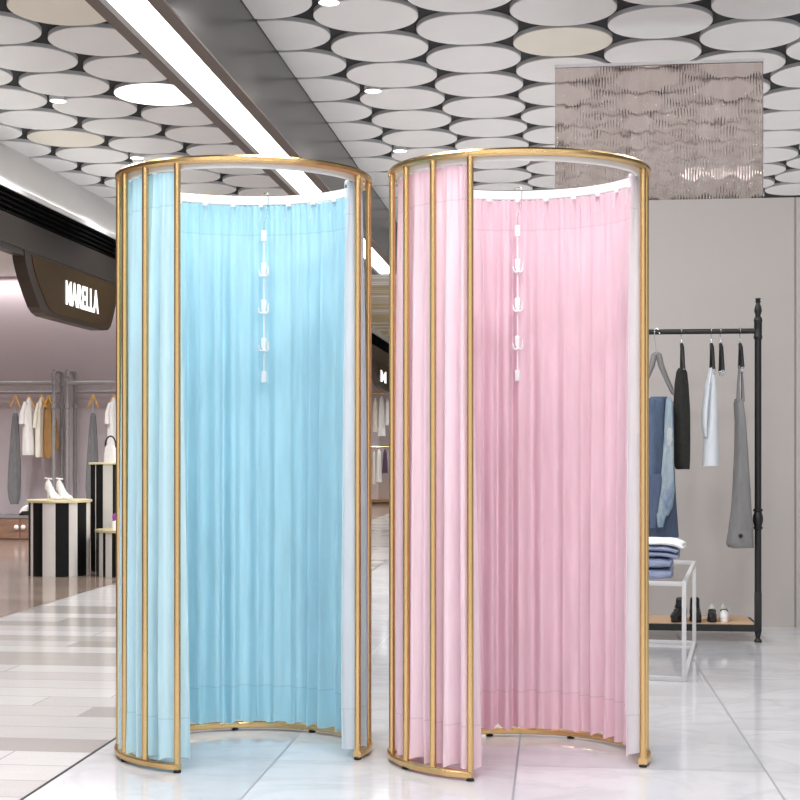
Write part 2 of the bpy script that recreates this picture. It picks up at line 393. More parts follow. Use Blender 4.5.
# ceiling discs
ORD = 'first second third fourth fifth sixth seventh eighth ninth tenth eleventh twelfth thirteenth fourteenth fifteenth sixteenth seventeenth'.split()
def clip_poly(poly, axis, val, keep_less):
    out = []
    for i, p in enumerate(poly):
        q = poly[(i + 1) % len(poly)]
        a = (p[axis] <= val) == keep_less or p[axis] == val; c_ = (q[axis] <= val) == keep_less or q[axis] == val
        if a: out.append(p)
        if a != c_:
            t = (val - p[axis]) / (q[axis] - p[axis]); out.append((p[0] + t * (q[0] - p[0]), p[1] + t * (q[1] - p[1])))
    return out
DR = .309
def make_disc(cx, cy, material, name='ceiling_disc'):
    poly = [(cx + DR * math.cos(2 * PI * k / 72), cy + DR * math.sin(2 * PI * k / 72)) for k in range(72)]
    if cx > -1.95 and cx - DR < BX1: poly = clip_poly(poly, 0, BX1 + .003, False)
    elif cx < -1.95 and cx + DR > BX0: poly = clip_poly(poly, 0, BX0 - .003, True)
    if cx - DR < -4.6: poly = clip_poly(poly, 0, -4.595, False)
    if len(poly) < 3: return None
    loc = Vector((cx, cy, HZ))
    P2 = [(x - cx, y - cy) for x, y in poly]
    b = MB()
    ins = [(x * .985, y * .985) for x, y in P2]
    r0 = [b._v((x, y, .004)) for x, y in P2]; r1 = [b._v((x, y, SLAB - HZ - .0002)) for x, y in P2]; r2 = [b._v((x, y, 0)) for x, y in ins]
    n = len(P2); b.mi = 1
    for j in range(n): b.face([r0[j], r0[(j + 1) % n], r1[(j + 1) % n], r1[j]])
    b.face(r1)
    b.mi = 0
    for j in range(n): b.face([r2[j], r2[(j + 1) % n], r0[(j + 1) % n], r0[j]])
    b.face(r2[::-1])
    return b.build(name, [material, M['disc_rim']], loc=loc)
def seen(cx, cy):
    best = False
    for k in range(24):
        x = cx + DR * math.cos(k * PI / 12); y = cy + DR * math.sin(k * PI / 12)
        px, py, Z = pix((x, y, HZ))
        if not (0 < px < 800 and 0 < py): continue
        if px > 645 and py > 196: continue
        if 388 < px < 645 and py > 196: continue
        if 117 < px < 372 and py > 200: continue
        if px < 117 and x < -4.6: continue
        if BX0 - (pix((BX0, y, HZ))[0] > 1e9) < x < BX1: continue
        best = True
    return best
cream_px = [(62, 10), (67, 141), (570, 43), (275, 189), (520, 12)]
lit_px = [(150, 98)]
disc_rows = {}
for i in range(-6, 7):
    cx = -1.113 + .577 * i
    if cx - DR > 3.2: continue
    for j in range(-3, 16):
        cy = 8.17 + .655 * j + (.3275 if i % 2 else 0)
        if cy > 15.85: continue
        if not (seen(cx, cy) or (i in (-1, 0) and cy > 14)): continue
        disc_rows.setdefault(i, []).append((cx, cy))
for i, row in disc_rows.items():
    for n, (cx, cy) in enumerate(row):
        px, py, Z = pix((cx, cy, HZ))
        mt, kind = M['disc'], 'white'
        if any(abs(px - a) < 28 and abs(py - c_) < 9 for a, c_ in cream_px[:3]): mt, kind = M['disc_cream'], 'cream'
        if any(abs(px - a) < 28 and abs(py - c_) < 9 for a, c_ in lit_px): mt, kind = M['disc_lit'], 'brightly glowing'
        o = make_disc(cx, cy, mt)
        if not o: continue
        side, k = ('right', i + 1) if i >= -1 else ('left', -2 - i)
        nth = ORD[n] if n < len(ORD) else 'last'
        tag(o, '%s round ceiling disc, %s from front in the %s row %s of beam' % (kind, nth, ORD[k], side), 'ceiling disc', 'round discs covering the ceiling')
# downlights in the black gaps
names = ['front of the glowing disc', '', '', '', '']
def downlight(px, py, label):
    Z = 2.548 * F / (450 - py); p = at(px, py, Z); 
    t = thing('downlight', label, 'light', (p.x, p.y, SLAB), 0, 'small round downlights between the discs')
    b = MB().lathe([(.058, -.034), (.062, -.034), (.062, 0), (.053, 0), (.053, -.026)], n=28, caps=False); b.build('housing', M['white_plastic'], t)
    b = MB().lathe([(.0, -.033), (.057, -.033), (.057, -.027), (0, -.027)], n=28); b.build('lens', M['lamp'], t)
    return p
dl = [downlight(58, 101, 'small round downlight left of the glowing ceiling disc'),
      downlight(137, 158, 'small round downlight just above the blue booth front'),
      downlight(329, 2.5, 'small round downlight at the top edge, right of the dark beam'),
      downlight(373, 91, 'small round downlight in mid ceiling, above the gap between booths'),
      downlight(400, 151, 'small round downlight just above the pink booth ring')]

# ribbed glass screen standing on the partition
gx0, gx1 = ony(555, 450, WY + .08).x, ony(763, 450, WY + .08).x
GZ1 = 1.05 + 385 / F * on_y(660, WY + .08)
gs = thing('glass_screen', 'smoky ribbed glass screen standing on top of the grey partition wall', 'screen', ((gx0 + gx1) / 2, WY + .08, WTOP))
b = MB(); W = gx1 - gx0; nx, nz = 560, 44; rnd = [random.uniform(-1, 1) for _ in range(80)]
fr, bk = [], []
for a in range(nx + 1):
    x = -W / 2 + W * a / nx; r1, r2 = [], []
    for c_ in range(nz + 1):
        z = (GZ1 - WTOP) * c_ / nz
        ph = x / .0175 * 2 * PI + .9 * math.sin(z * 21 + math.sin(x * 17) * 1.4) + .5 * math.sin(z * 47 + x * 31)
        d = .0018 * math.cos(ph) + .0008 * math.sin(z * 60 + 2 * math.sin(x * 40))
        r1.append(b._v((x, -.012 + d, z))); r2.append(b._v((x, .012, z)))
    fr.append(r1); bk.append(r2)
for a in range(nx):
    for c_ in range(nz):
        b.face([fr[a][c_], fr[a + 1][c_], fr[a + 1][c_ + 1], fr[a][c_ + 1]]); b.face([bk[a][c_], bk[a][c_ + 1], bk[a + 1][c_ + 1], bk[a + 1][c_]])
    b.face([fr[a][0], bk[a][0], bk[a + 1][0], fr[a + 1][0]]); b.face([fr[a][nz], fr[a + 1][nz], bk[a + 1][nz], bk[a][nz]])
for a in (0, nx):
    for c_ in range(nz): b.face([fr[a][c_], fr[a][c_ + 1], bk[a][c_ + 1], bk[a][c_]])
b.build('ribbed_pane', M['rib_glass'], gs)
b = MB().box((0, 0, GZ1 - WTOP + .009), (W + .01, .032, .016), 0, .003); b.build('top_rail', M['white_plastic'], gs)

# ================================================================== FITTING BOOTHS
OV = .85
def pt(deg, R, z):
    a = math.radians(deg); return Vector((R * math.sin(a), -R * math.cos(a) * OV, z))
RP = .433
POSTS = [67.5, 89, 276, 297.5, 316.5, 335.2]
POST_LABEL = {}
def rect_prof(w, h, e=.004):
    w /= 2; h /= 2
    return [(-w, -h + e), (-w, h - e), (-w + e, h), (w - e, h), (w, h - e), (w, -h + e), (w - e, -h), (-w + e, -h)]
def booth(px, Zc, colour, other):
    c = at(px, 450, Zc); c.z = 0
    t = thing('fitting_booth', 'round gold framed fitting booth holding the %s curtain' % colour, 'fitting booth', c, TH, 'portable gold fitting booths')
    b = MB().tube([pt(360 * k / 120, RP, 1.991) for k in range(120)], 0, closed=True, prof=rect_prof(.026, .024, .007)); b.build('top_ring', M['gold'], t)
    arc = [pt(66.6 + (336.1 - 66.6) * k / 100, RP, .0195) for k in range(101)]
    b = MB().tube(arc, 0, prof=rect_prof(.03, .022)); b.build('base_ring', M['gold'], t)
    for d in POSTS:
        b = MB().tube([pt(d, RP, .03), pt(d, RP, 1.985)], .0108, 14); b.build('post', M['gold'], t)
    for d in (67.5, 110, 150, 190, 225, 260, 297, 335.2):
        p = pt(d, RP, 0); b = MB().lathe([(.010, 0), (.013, .001), (.013, .006), (.010, .009)], p, 16); b.build('foot', M['rubber'], t)
    tr = MB().tube([pt(360 * k / 120, .409, 1.981) for k in range(120)], 0, closed=True, prof=rect_prof(.012, .033, .003)).build('curtain_track', M['track'], t)
    for d in range(20, 360, 40):
        a, q = pt(d, .409, 1.988), pt(d, .43, 1.988); MB().tube([a, q], .006, 8).build('bracket', M['white_plastic'], tr)
    return t, c
def curtain(c, colour, m_in, m_out, m_shade, seed):
    rg = random.Random(seed)
    t = thing('booth_curtain', 'floor length %s curtain hanging round the inside of its gold booth' % colour, 'curtain', c, TH, 'curtains of the two fitting booths')
    A0, A1 = 66.0, 333.0; n = 760; zs = [.036, .06, .1, .17, .25, .4, .6, .85, 1.1, 1.35, 1.6, 1.75, 1.852, 1.9, 1.94, 1.962]
    # irregular fold spacing
    N = 27; pos = [0]
    for k in range(N): pos.append(pos[-1] + rg.uniform(.55, 1.45))
    pos = [p / pos[-1] for p in pos]; amp = [rg.uniform(.55, 1.25) for _ in range(N + 1)]; sharp = [rg.uniform(-.5, .5) for _ in range(N + 1)]
    fine = [rg.uniform(0, 6.28) for _ in range(6)]
    def off(s, z):
        k = 0
        while k < N - 1 and pos[k + 1] < s: k += 1
        u = (s - pos[k]) / (pos[k + 1] - pos[k]); w = amp[k] * (1 - u) + amp[k + 1] * u
        ww = 2 * PI * u; d = -math.cos(ww + sharp[k] * math.sin(ww))
        h = max(0, min(1, (1.96 - z) / 1.5))
        A = .006 + .021 * h ** .6
        top = max(0, 1 - (1.962 - z) / .28)
        d2 = math.sin(s * 2 * PI * 88 + fine[0]) * (.0006 + .0042 * top) + math.sin(s * 2 * PI * 61 + fine[1] + z * 1.5) * .0012
        low = max(0, 1 - z / .2)
        d3 = low * .006 * math.sin(s * 2 * PI * 71 + fine[2])
        return A * w * d * (1 - .5 * top) + d2 + d3
    bm = MB(); gi, go = [], []
    for a in range(n + 1):
        s = a / n; deg = A0 + (A1 - A0) * s; ri, ro = [], []
        for z in zs:
            e = max(0, 1 - min(s, 1 - s) / .03); dz = .010 * math.sin(s * 2 * PI * 23 + fine[3]) * max(0, 1 - z / .12) + .006 * max(0, 1 - z / .12) * e
            swing = e ** 1.5 * max(0, 1 - z / 1.5) * (4.5 if s > .5 else -1.0)
            R = .403 + off(s, z)
            ri.append(bm._v(pt(deg + swing, R - .0015, z + dz))); ro.append(bm._v(pt(deg + swing, R + .0015, z + dz)))
        gi.append(ri); go.append(ro)
    for a in range(n):
        s = a / n; deg = A0 + (A1 - A0) * s
        for k in range(len(zs) - 1):
            bm.mi = 0
            bm.face([gi[a][k], gi[a][k + 1], gi[a + 1][k + 1], gi[a + 1][k]])
            bm.mi = 2 if deg < 110 else 1  # outer face of the right flap takes the painted shade
            bm.face([go[a][k], go[a + 1][k], go[a + 1][k + 1], go[a][k + 1]])
        bm.mi = 1
        bm.face([gi[a][0], gi[a + 1][0], go[a + 1][0], go[a][0]]); bm.face([gi[a][-1], go[a][-1], go[a + 1][-1], gi[a + 1][-1]])
    bm.mi = 1
    for a in (0, n):
        for k in range(len(zs) - 1): bm.face([gi[a][k], go[a][k], go[a][k + 1], gi[a][k + 1]])
    cl = bm.build('cloth', [m_in, m_out, m_shade], t)
    for k in range(18):
        d = A0 + 2 + (A1 - A0 - 4) * k / 17
        b = MB(); p = pt(d, .3955, 1.962); q = pt(d, .404, 1.958); nrm = (pt(d, .36, 0) - pt(d, .41, 0)).normalized()
        g = MB().lathe([(.0, -.006), (.008, -.004), (.0095, .003), (.006, .010), (0, .012)], q + nrm * .012, 10).build('glider', M['white_plastic'], t)
        pin = [q + nrm * .022 + Vector((0, 0, z)) + pt(d + 90, x, 0) for x, z in ((0, 0), (.003, -.012), (-.002, -.03), (.004, -.05), (.008, -.058), (.011, -.048))]
        MB().tube(pin, .0009, 6).build('pin', M['track'], g)
    return t
blue, cb = booth(244.5, 4.89, 'sky blue', '')
curtain(cb, 'sky blue', M['blue_in'], M['blue_out'], M['shaded_b'], 3)
pink, cp = booth(518.5, 4.777, 'rose pink', '')
curtain(cp, 'rose pink', M['pink_in'], M['pink_out'], M['shaded_p'], 11)

def hook_strip(c, px, Zc, ys, label):
    """hanging strap with three double hooks; ys = pixel rows of top block, hooks, bottom block"""
    base = at(px, 450, Zc); zz = lambda y: CAMZ + (450 - y) / F * Zc
    t = thing('hanging_hook_strip', label, 'hook strip', (base.x, base.y, 0), TH, 'white hook strips inside the booths')
    z0, z4 = zz(ys[0]), zz(ys[-1])
    MB().box((0, 0, (z0 + z4) / 2), (.005, .002, z0 - z4)).build('strap', M['white_plastic'], t)
    for z, nm in ((z0, 'top_block'), (z4, 'bottom_block')): MB().box((0, 0, z), (.020, .012, .042), 0, .003).build(nm, M['white_plastic'], t)
    for y in ys[1:-1]:
        z = zz(y)
        h = MB().box((0, 0, z + .006), (.020, .014, .040), 0, .003).build('hook', M['white_plastic'], t)
        for s, L in ((-1, .022), (1, .036)):
            pts = [Vector((s * .017 * (1 - math.cos(u)) * .5, -.006 - .012 * math.sin(u / 2), z - .012 - .012 * math.sin(u))) for u in [PI * k / 10 for k in range(11)]]
            pts.append(pts[-1] + Vector((s * .001, -.002, L - .012)))
            MB().tube(pts, [.0042] * 10 + [.004, .003], 8).build('prong', M['white_plastic'], h)
    # wire hook that goes over the track
    top = 1.992
    R = .017
    pts = [Vector((0, 0, z0 + .02)), Vector((0, 0, z0 + .048)), Vector((.004, 0, z0 + .062)), Vector((.013, 0, z0 + .085)), Vector((.016, .001, top - .012))]
    pts += [Vector((.002 + .014 * math.cos(u), .030 * (1 - math.cos(u)), top + .004 + .012 * math.sin(u))) for u in [PI * k / 8 for k in range(9)]]
    pts.append(pts[-1] + Vector((0, .002, -.02)))
    MB().tube(pts, .0016, 7).build('wire_hook', M['steel'], t)
hook_strip(cb, 264, 4.89 + .404 * OV - .042, (236, 270, 307, 345, 377), 'white hook strip hanging in front of the blue curtain')
hook_strip(cp, 517.5, 4.777 + .404 * OV - .042, (231, 266, 305, 343, 375.5), 'white hook strip hanging in front of the pink curtain')

# ================================================================== GARMENT HELPERS
def loft(secs, n=28, rip=.0, waves=5, seed=0, bm=None, sub=4, power=.75):
    """secs: (z, cx, cy, half width, half depth) from the top down; soft vertical folds"""
    rg = random.Random(seed); ph = rg.uniform(0, 6); bm = bm or MB(); rings = []
    S = []
    for a, b_ in zip(secs[:-1], secs[1:]):
        for k in range(sub):
            u = k / sub; u = u * u * (3 - 2 * u) if False else u
            S.append(tuple(x + (y - x) * u for x, y in zip(a, b_)))
    S.append(secs[-1])
    for q, (z, cx, cy, hw, hd) in enumerate(S):
        r = []
        for k in range(n):
            a = 2 * PI * k / n; c_, s_ = math.cos(a), math.sin(a)
            f = 1 + rip * math.sin(a * waves + ph + z * 3) * min(1, q / 6)
            r.append(Vector((cx + hw * f * math.copysign(abs(c_) ** power, c_), cy + hd * f * math.copysign(abs(s_) ** power, s_), z + .004 * rip * 10 * math.sin(a * 3 + ph) * (q > 1))))
        rings.append(r)
    return bm.rings(rings)
def wood_hanger(label, loc, group, top, mat_, w=.12, drop=.13, hook_z=.06, span='x'):
    t = thing('coat_hanger', label, 'hanger', loc, TH, group)
    b = MB(); 
    for s in (-1, 1): b.tube([(0, 0, -hook_z + .006), (s * w * .3, 0, -hook_z - drop * .32), (s * w, 0, -hook_z - drop)], [.013, .012, .011], 8)
    b.build('shoulder', mat_, t)
    pts = [(0, 0, -hook_z), (0, 0, -.028), (.012, 0, -.012)] + [(.014 * math.cos(u), 0, .003 + .014 * math.sin(u)) for u in [PI * k / 6 for k in range(0, 7)]]
    MB().tube(pts, .0022, 6).build('hook', M['steel'], t)
    return t

# ================================================================== LEFT CLOTHES SHOP
CY0 = 15.72
pf = thing('platform_cabinet', 'low walnut cabinet with white knobs along the mauve shop wall', 'cabinet', (-6.3, CY0, 0))
MB().bounds(-1.9, 2.25, 0, SY - CY0 - .002, 0, .255).build('body', M['cabinet'], pf, smooth=False)
MB().bounds(-1.9, 2.25, -.015, SY - CY0 - .002, .255, .285).build('ledge', M['stone_grey'], pf, smooth=False)
xb_ = ony(20.5, 450, CY0).x + 6.3
for k in range(-3, 4):
    x0 = xb_ + .51 * k
    d = MB().box((x0 + .255, -.006, .13), (.495, .012, .225), 0, .004).build('door', M['cabinet'], pf, smooth=False)
    kn = MB().lathe([(0, 0), (.022, .004), (.03, .016), (.020, .028), (.008, .036), (0, .036)], (0, 0, 0), 12).build('knob', M['white_plastic'], d)
    kn.rotation_euler.x = PI / 2; kn.location = (x0 + (.042 if k % 2 == 0 else .468), -.010, .15)

def pipe_rack(x0, x1, label, cap_left, cap_right):
    t = thing('pipe_rack', label, 'clothes rack', (0, 0, .285), 0, 'grey pipe racks along the mauve wall')
    yf, yb = 15.78, 16.04; zt = 1.97 - .285
    for x, on in ((x0, cap_left), (x1, cap_right)):
        if not on: continue
        for y in (yf, yb):
            p = MB().tube([(x, y, 0), (x, y, zt)], .022, 10); 
            for z in (.02, 1.28, 1.55, zt - .04): p.lathe([(.022, z - .03), (.033, z - .025), (.033, z + .025), (.022, z + .03)], (x, y, 0), 10)
            p.build('upright', M['grey_pipe'], t)
        MB().tube([(x, yf, zt), (x, yb, zt)], .022, 10).build('top_pipe', M['grey_pipe'], t)
    MB().tube([(x0, yf, 1.83 - .285), (x1, yf, 1.83 - .285)], .026, 10).build('rail', M['grey_pipe'], t)
    MB().tube([(x0, yb, 1.735 - .285), (x1, yb, 1.735 - .285)], .018, 10).build('rail', M['grey_pipe'], t)
    return t
xa, xb = ony(54, 450, 15.78).x, ony(67.5, 450, 15.78).x
pipe_rack(xa - 1.75, xa, 'grey pipe rack left of the paired uprights, holding shirts and a tan jacket', True, True)
pipe_rack(xb, xb + 1.45, 'grey pipe rack right of the paired uprights, above the tall pedestal', True, True)

def shop_hanger(px, label):
    p = ony(px, 383, 15.78); t = wood_hanger(label, (p.x, 15.78, 1.83 + .028), 'wooden hangers on the pipe racks', 0, M['hanger_wood'], .06, .135, .175)
    return p
def shop_garment(px, rows, m, name, label, cat, sleeve=None, group=None, seed=1, rip=.07, Y=15.78):
    """rows: (pixel y, left px, right px, half depth)"""
    Z = on_y(px, Y); o = at(px, 450, Z)
    secs = [(CAMZ + (450 - y) / F * Z, ((l + r) / 2 - px) / F * Z, 0, max(.004, (r - l) / 2 / F * Z), hd * .4) for y, l, r, hd in rows]
    t = thing(name, label, cat, (o.x, o.y, 0), TH, group)
    loft(secs, rip=rip, seed=seed).build('body', m, t)
    if sleeve:
        for sl, sm in sleeve:
            ss = [(CAMZ + (450 - y) / F * Z, ((l + r) / 2 - px) / F * Z, -hd * .35, max(.004, (r - l) / 2 / F * Z), .045) for y, l, r, hd in sl]
            loft(ss, rip=rip * .6, seed=seed + 5).build('sleeve', sm, t)
    return t
G1 = 'clothes on the left pipe rack'
for px, l in ((15.2, 'golden wooden hanger holding the grey trousers left of the white shirt'), (29, 'golden wooden hanger inside the short white shirt by the trousers'),
              (41.5, 'golden wooden hanger inside the cream shirt beside the tan jacket'), (48.5, 'golden wooden hanger inside the tan jacket'),
              (93, 'golden wooden hanger holding grey trousers behind the tall pedestal'), (113.5, 'golden wooden hanger inside the white shirt next to the blue booth')):
    shop_hanger(px, l)
tr_rows = lambda c: [(413, c - 2, c + 2, .05), (417, c - 2.6, c + 3, .10), (440, c - 4.5, c + 4.5, .12), (470, c - 6.5, c + 5.2, .12), (488, c - 7.5, c + 5, .11), (498, c - 6.5, c + 4.5, .1), (504, c - 4.5, c + 3, .09)]
def trousers(px, label):
    t = shop_garment(px, tr_rows(px), M['cloth_grey'], 'trousers', label, 'trousers', None, None, int(px), .1)
    Z = on_y(px, 15.78); zt = CAMZ + (450 - 412) / F * Z
    MB().tube([(0, 0, zt + .16), (0, 0, zt - .02)], .006, 6).build('clip', M['steel'], t)
trousers(15.2, 'grey trousers hanging at the end of the left rack by the white shirt')
trousers(93, 'grey trousers hanging behind the tall striped pedestal')
shirt = lambda a, e=455: [(397.5, a - 1, a + 1.5, .05), (403, a - 3, a + 3, .17), (412, a - 5, a + 4, .22), (430, a - 5.4, a + 4.8, .22), (e - 3, a - 5.8, a + 5.6, .22), (e, a - 5.4, a + 5.2, .21)]
shop_garment(29, shirt(29), M['cloth_white'], 'shirt', 'short white shirt with a green edged sleeve, second garment on the left rack', 'shirt', [([(402, 25, 29, .12), (414, 21.5, 27, .2), (424, 20.5, 27, .2)], M['cloth_white'])], None, 2)
shop_garment(41.5, [(397.5, 40.5, 42.6, .05), (403, 38.5, 43, .17), (412, 36.8, 42.6, .22), (430, 36.2, 42.2, .22), (454, 35.8, 42, .22), (457, 36.2, 41.6, .21)], M['cloth_cream'], 'shirt', 'cream shirt half hidden behind the tan jacket', 'shirt', [([(403, 38, 41, .12), (415, 35.5, 40, .2), (428, 34.5, 39, .2)], M['cloth_cream'])], None, 3)
shop_garment(48.5, [(397.5, 47.5, 50, .05), (403, 45.5, 51.5, .07), (412, 44, 52.5, .085), (430, 43.4, 53, .085), (447, 43, 54, .085), (456, 43.6, 53.5, .085), (458, 44.5, 51, .08)], M['cloth_tan'], 'jacket', 'tan brown jacket hanging beside the rack uprights', 'jacket',
             [([(405, 50.5, 53.5, -.05), (425, 51.5, 56.5, -.12), (447, 53, 58, -.15), (450, 54, 57.5, -.15)], M['cloth_tan'])], None, 4, .07, 15.85)
shop_garment(113.5, shirt(113.5, 460), M['cloth_white'], 'shirt', 'white shirt hanging above the tall pedestal beside the blue booth', 'shirt', [([(403, 109, 113, .12), (414, 106.5, 111, .2), (424, 106, 111.5, .2)], M['cloth_white'])], None, 6)

# pedestals
def drum(px, Zc, r, h, label, stripes):
    c = at(px, 450, Zc)
    t = thing('display_pedestal', label, 'pedestal', (c.x, c.y, 0), TH + math.atan((400 - px) / F), 'black and white striped pedestals')
    b = MB(); n = 144
    lo = [b._v((r * math.cos(2 * PI * k / n), r * math.sin(2 * PI * k / n), 0)) for k in range(n)]; hi = [b._v((v.co.x, v.co.y, h - .02)) for v in lo]
    for k in range(n):
        x = (lo[k].co.x + lo[(k + 1) % n].co.x) / 2 / r; front = lo[k].co.y + lo[(k + 1) % n].co.y < 0
        b.mi = 1 if (any(a <= x <= c_ for a, c_ in stripes) if front else (k // 9) % 2) else 0
        b.face([lo[k], lo[(k + 1) % n], hi[(k + 1) % n], hi[k]])
    b.mi = 0; b.face(hi); b.face(lo[::-1])
    b.build('drum', [M['ped_white'], M['ped_black']], t)
    MB().lathe([(0, h - .02), (r * 1.06, h - .02), (r * 1.07, h - .01), (r * 1.06, h), (0, h)], (0, 0, 0), 48).build('top_plate', M['ped_gold'], t)
    return t
drum(59.5, 11.82, .253, .632, 'striped drum pedestal with white heels on its gold top', [(-1, -.93), (-.85, -.52), (-.12, .32), (.58, .86)])
drum(127.5, 11.78, .252, .385, 'low striped drum pedestal half hidden by the blue booth', [(-1, -.93), (-.8, -.72), (-.5, -.2), (.1, .5)])
c = at(105, 450, 12.2)
t = thing('display_pedestal', 'tall square striped pedestal carrying a white handbag', 'pedestal', (c.x, c.y, 0), TH, 'black and white striped pedestals')
b = MB(); hw = .102
edges = [-hw, -.062, -.056, 0.004, .088, hw]; mats_ = [1, 0, 1, 0, 1]
for k in range(5):
    b.mi = mats_[k]; b.bounds(edges[k], edges[k + 1], -hw, hw, 0, .925)
b.build('column_body', [M['ped_white'], M['ped_black']], t, smooth=False)
MB().box((0, 0, .933), (.235, .235, .016), 0, .004).build('top_plate', M['ped_gold'], t)
# white heels on the drum
def heel(loc, rz, m, label, s=1):
    t = thing('high_heel', label, 'shoe', loc, rz, 'pair of white high heels')
    b = MB(); rings = []
    for u, z, w, h in ((0, .012, .020, .016), (.04, .012, .040, .030), (.09, .018, .042, .032), (.14, .045, .034, .036), (.19, .082, .028, .06), (.225, .098, .028, .072), (.24, .102, .018, .06)):
        rings.append([Vector((w * math.cos(2 * PI * k / 14) * s, -.12 + u, z + (h * max(-.2, math.sin(2 * PI * k / 14))))) * 1 for k in range(14)])
    b.rings(rings).build('upper', m, t)
    MB().tube([(0, .1, .1), (0, .105, .05), (0, .108, .0)], [.016, .008, .007], 8).build('heel', m, t)
    MB().tube([(.03 * math.cos(u), .1 + .02 * math.sin(u), .175 - .005 * math.cos(u)) for u in [2 * PI * k / 12 for k in range(12)]], .006, 6, True).build('strap', m, t)
    return t
for px, l in ((53.5, 'white high heel shoe on the drum pedestal, the one further from the booth'), (64.5, 'white high heel shoe on the drum pedestal, the one nearer the booth')):
    p = at(px, 450, 11.78); heel((p.x, p.y, .632), TH + math.radians(38), M['leather_white'], l)
# handbag on tall pedestal
p = at(110.5, 450, 12.2)
t = thing('handbag', 'small white handbag with black handle on the tall striped pedestal', 'handbag', (p.x, p.y, .941), TH)
loft([(.15, 0, 0, .035, .02), (.13, 0, 0, .045, .03), (.06, 0, 0, .055, .045), (0.0, 0, 0, .056, .05)], power=.5).build('body', M['leather_white'], t)
MB().tube([(-.036, 0, .0 + .12)] + [(-.0 + .045 * math.cos(u) - .0, 0, .15 + .08 * math.sin(u)) for u in [PI - PI * k / 12 for k in range(13)]] + [(.036, 0, .12)], .007, 8).build('handle', M['leather_black'], t)
# violet purse on low drum
p = at(115.8, 450, 11.72)
t = thing('purse', 'small violet and white purse on the low drum pedestal', 'purse', (p.x, p.y, .385), TH)
loft([(.075, 0, 0, .02, .02), (.06, 0, 0, .03, .03), (0, 0, 0, .032, .035)], power=.6).build('body', M['leather_white'], t)
loft([(.135, 0, 0, .012, .012), (.11, 0, 0, .028, .026), (.075, 0, 0, .024, .022)], rip=.15).build('flap', M['purple'], t)
# small pump on the cabinet ledge
p = ony(25.5, 515, CY0 + .1)
t = thing('pump_shoe', 'black and white pump on the walnut cabinet behind the drum pedestal', 'shoe', (p.x, CY0 + .1, .285), 0)
loft([(.12, .03, 0, .015, .02), (.095, 0, 0, .035, .035), (.05, -.02, 0, .05, .04), (.022, -.02, 0, .055, .04)], power=.8).build('upper', M['leather_white'], t)
loft([(.05, .0, 0, .062, .042), (.018, -.01, 0, .066, .044), (0, -.01, 0, .066, .044)], power=.8).build('sole', M['leather_black'], t)
MB().box((.075, 0, .035), (.04, .05, .07), 0, .008).build('heel', M['leather_black'], t)

# shop sign
def sign_board(X, T, pts, gold, text, size, ty, tz, label, stretch=1.0):
    """pts: outline in (Y, z); hull shaped board hung under the fascia"""
    t = thing('shop_sign', label, 'sign', (X, 0, 0), 0, 'bronze and gold shop signs')
    MB().prism(pts, lambda p: Vector((0, p[0], p[1])), lambda p: Vector((-T, p[0], p[1]))).build('frame', M['sign_frame'], t, smooth=False)
    MB().prism(gold, lambda p: Vector((.006, p[0], p[1])), lambda p: Vector((-.01, p[0], p[1]))).build('panel', M['sign_gold'], t, smooth=False)
    cu = bpy.data.curves.new('letters', 'FONT'); cu.body = text; cu.size = size; cu.extrude = .003; cu.offset = .006; cu.space_character = 1.08
    tmp = bpy.data.objects.new('letters', cu); C.objects.link(tmp)
    dg = bpy.context.evaluated_depsgraph_get(); me = bpy.data.meshes.new_from_object(tmp.evaluated_get(dg)); bpy.data.objects.remove(tmp)
    # text x -> +Y, text y -> +Z, text normal -> +X
    me.transform(Matrix(((0, 0, 1, .0095), (stretch, 0, 0, ty), (0, 1, 0, tz), (0, 0, 0, 1))))
    me.materials.clear(); me.materials.append(M['letter'])
    o = bpy.data.objects.new('lettering', me); C.objects.link(o); o.parent = t
    return o
def sign_pts(X, pl):
    return [(lambda v: (v.y, v.z))(onx(a, b_, X)) for a, b_ in pl]
ya = onx(25, 300, X_HEAD).y; yb_ = onx(118.5, 300, X_HEAD).y
def hull(y0, y1, zt, zb, r, inset=0):
    inl = inset * 2.4
    P2 = [(y0 + inl, zt)]
    for k in range(9):
        u = k / 8; P2.append((y0 + inl + (.42 * u ** 1.5) * (y1 - y0) * .28, zt + (zb + .1 - zt) * u ** .95))
    a = P2[-1][0]
    P2 += [(a + .022 * (y1 - y0), zb + .055), (a + .055 * (y1 - y0), zb + .02), (a + .10 * (y1 - y0), zb)]
    e = y1 - inset; P2 += [(e - .20 * (y1 - y0), zb), (e - .125 * (y1 - y0), zb + .02), (e - .095 * (y1 - y0), zb + .055)]
    for k in range(9):
        u = 1 - k / 8; P2.append((e - (.42 * u ** 1.5) * (y1 - y0) * .18, zt + (zb + .1 - zt) * u ** .95))
    P2.append((e, zt)); return P2
yL = onx(65.5, 300, X_HEAD).y; yR = onx(98, 300, X_HEAD).y
s1 = sign_board(X_HEAD - .005, .1, hull(ya, yb_, 2.57, 2.11, .1), hull(ya, yb_, 2.55, 2.145, .1, .06), 'MARELLA', .28, 0, 0, 'hull shaped gold shop sign with glowing white letters, left of the blue booth')
me = s1.data
ys_ = [v.co.y for v in me.vertices]; zs_ = [v.co.z for v in me.vertices]
zl0, zl1 = onx(80, 300, X_HEAD).z, 0
zA, zB = 2.245, 2.445
me.transform(Matrix(((1, 0, 0, 0), (0, (yR - yL) / (max(ys_) - min(ys_)), 0, yL - min(ys_) * (yR - yL) / (max(ys_) - min(ys_))), (0, 0, (zB - zA) / (max(zs_) - min(zs_)), zA - min(zs_) * (zB - zA) / (max(zs_) - min(zs_))), (0, 0, 0, 1))))

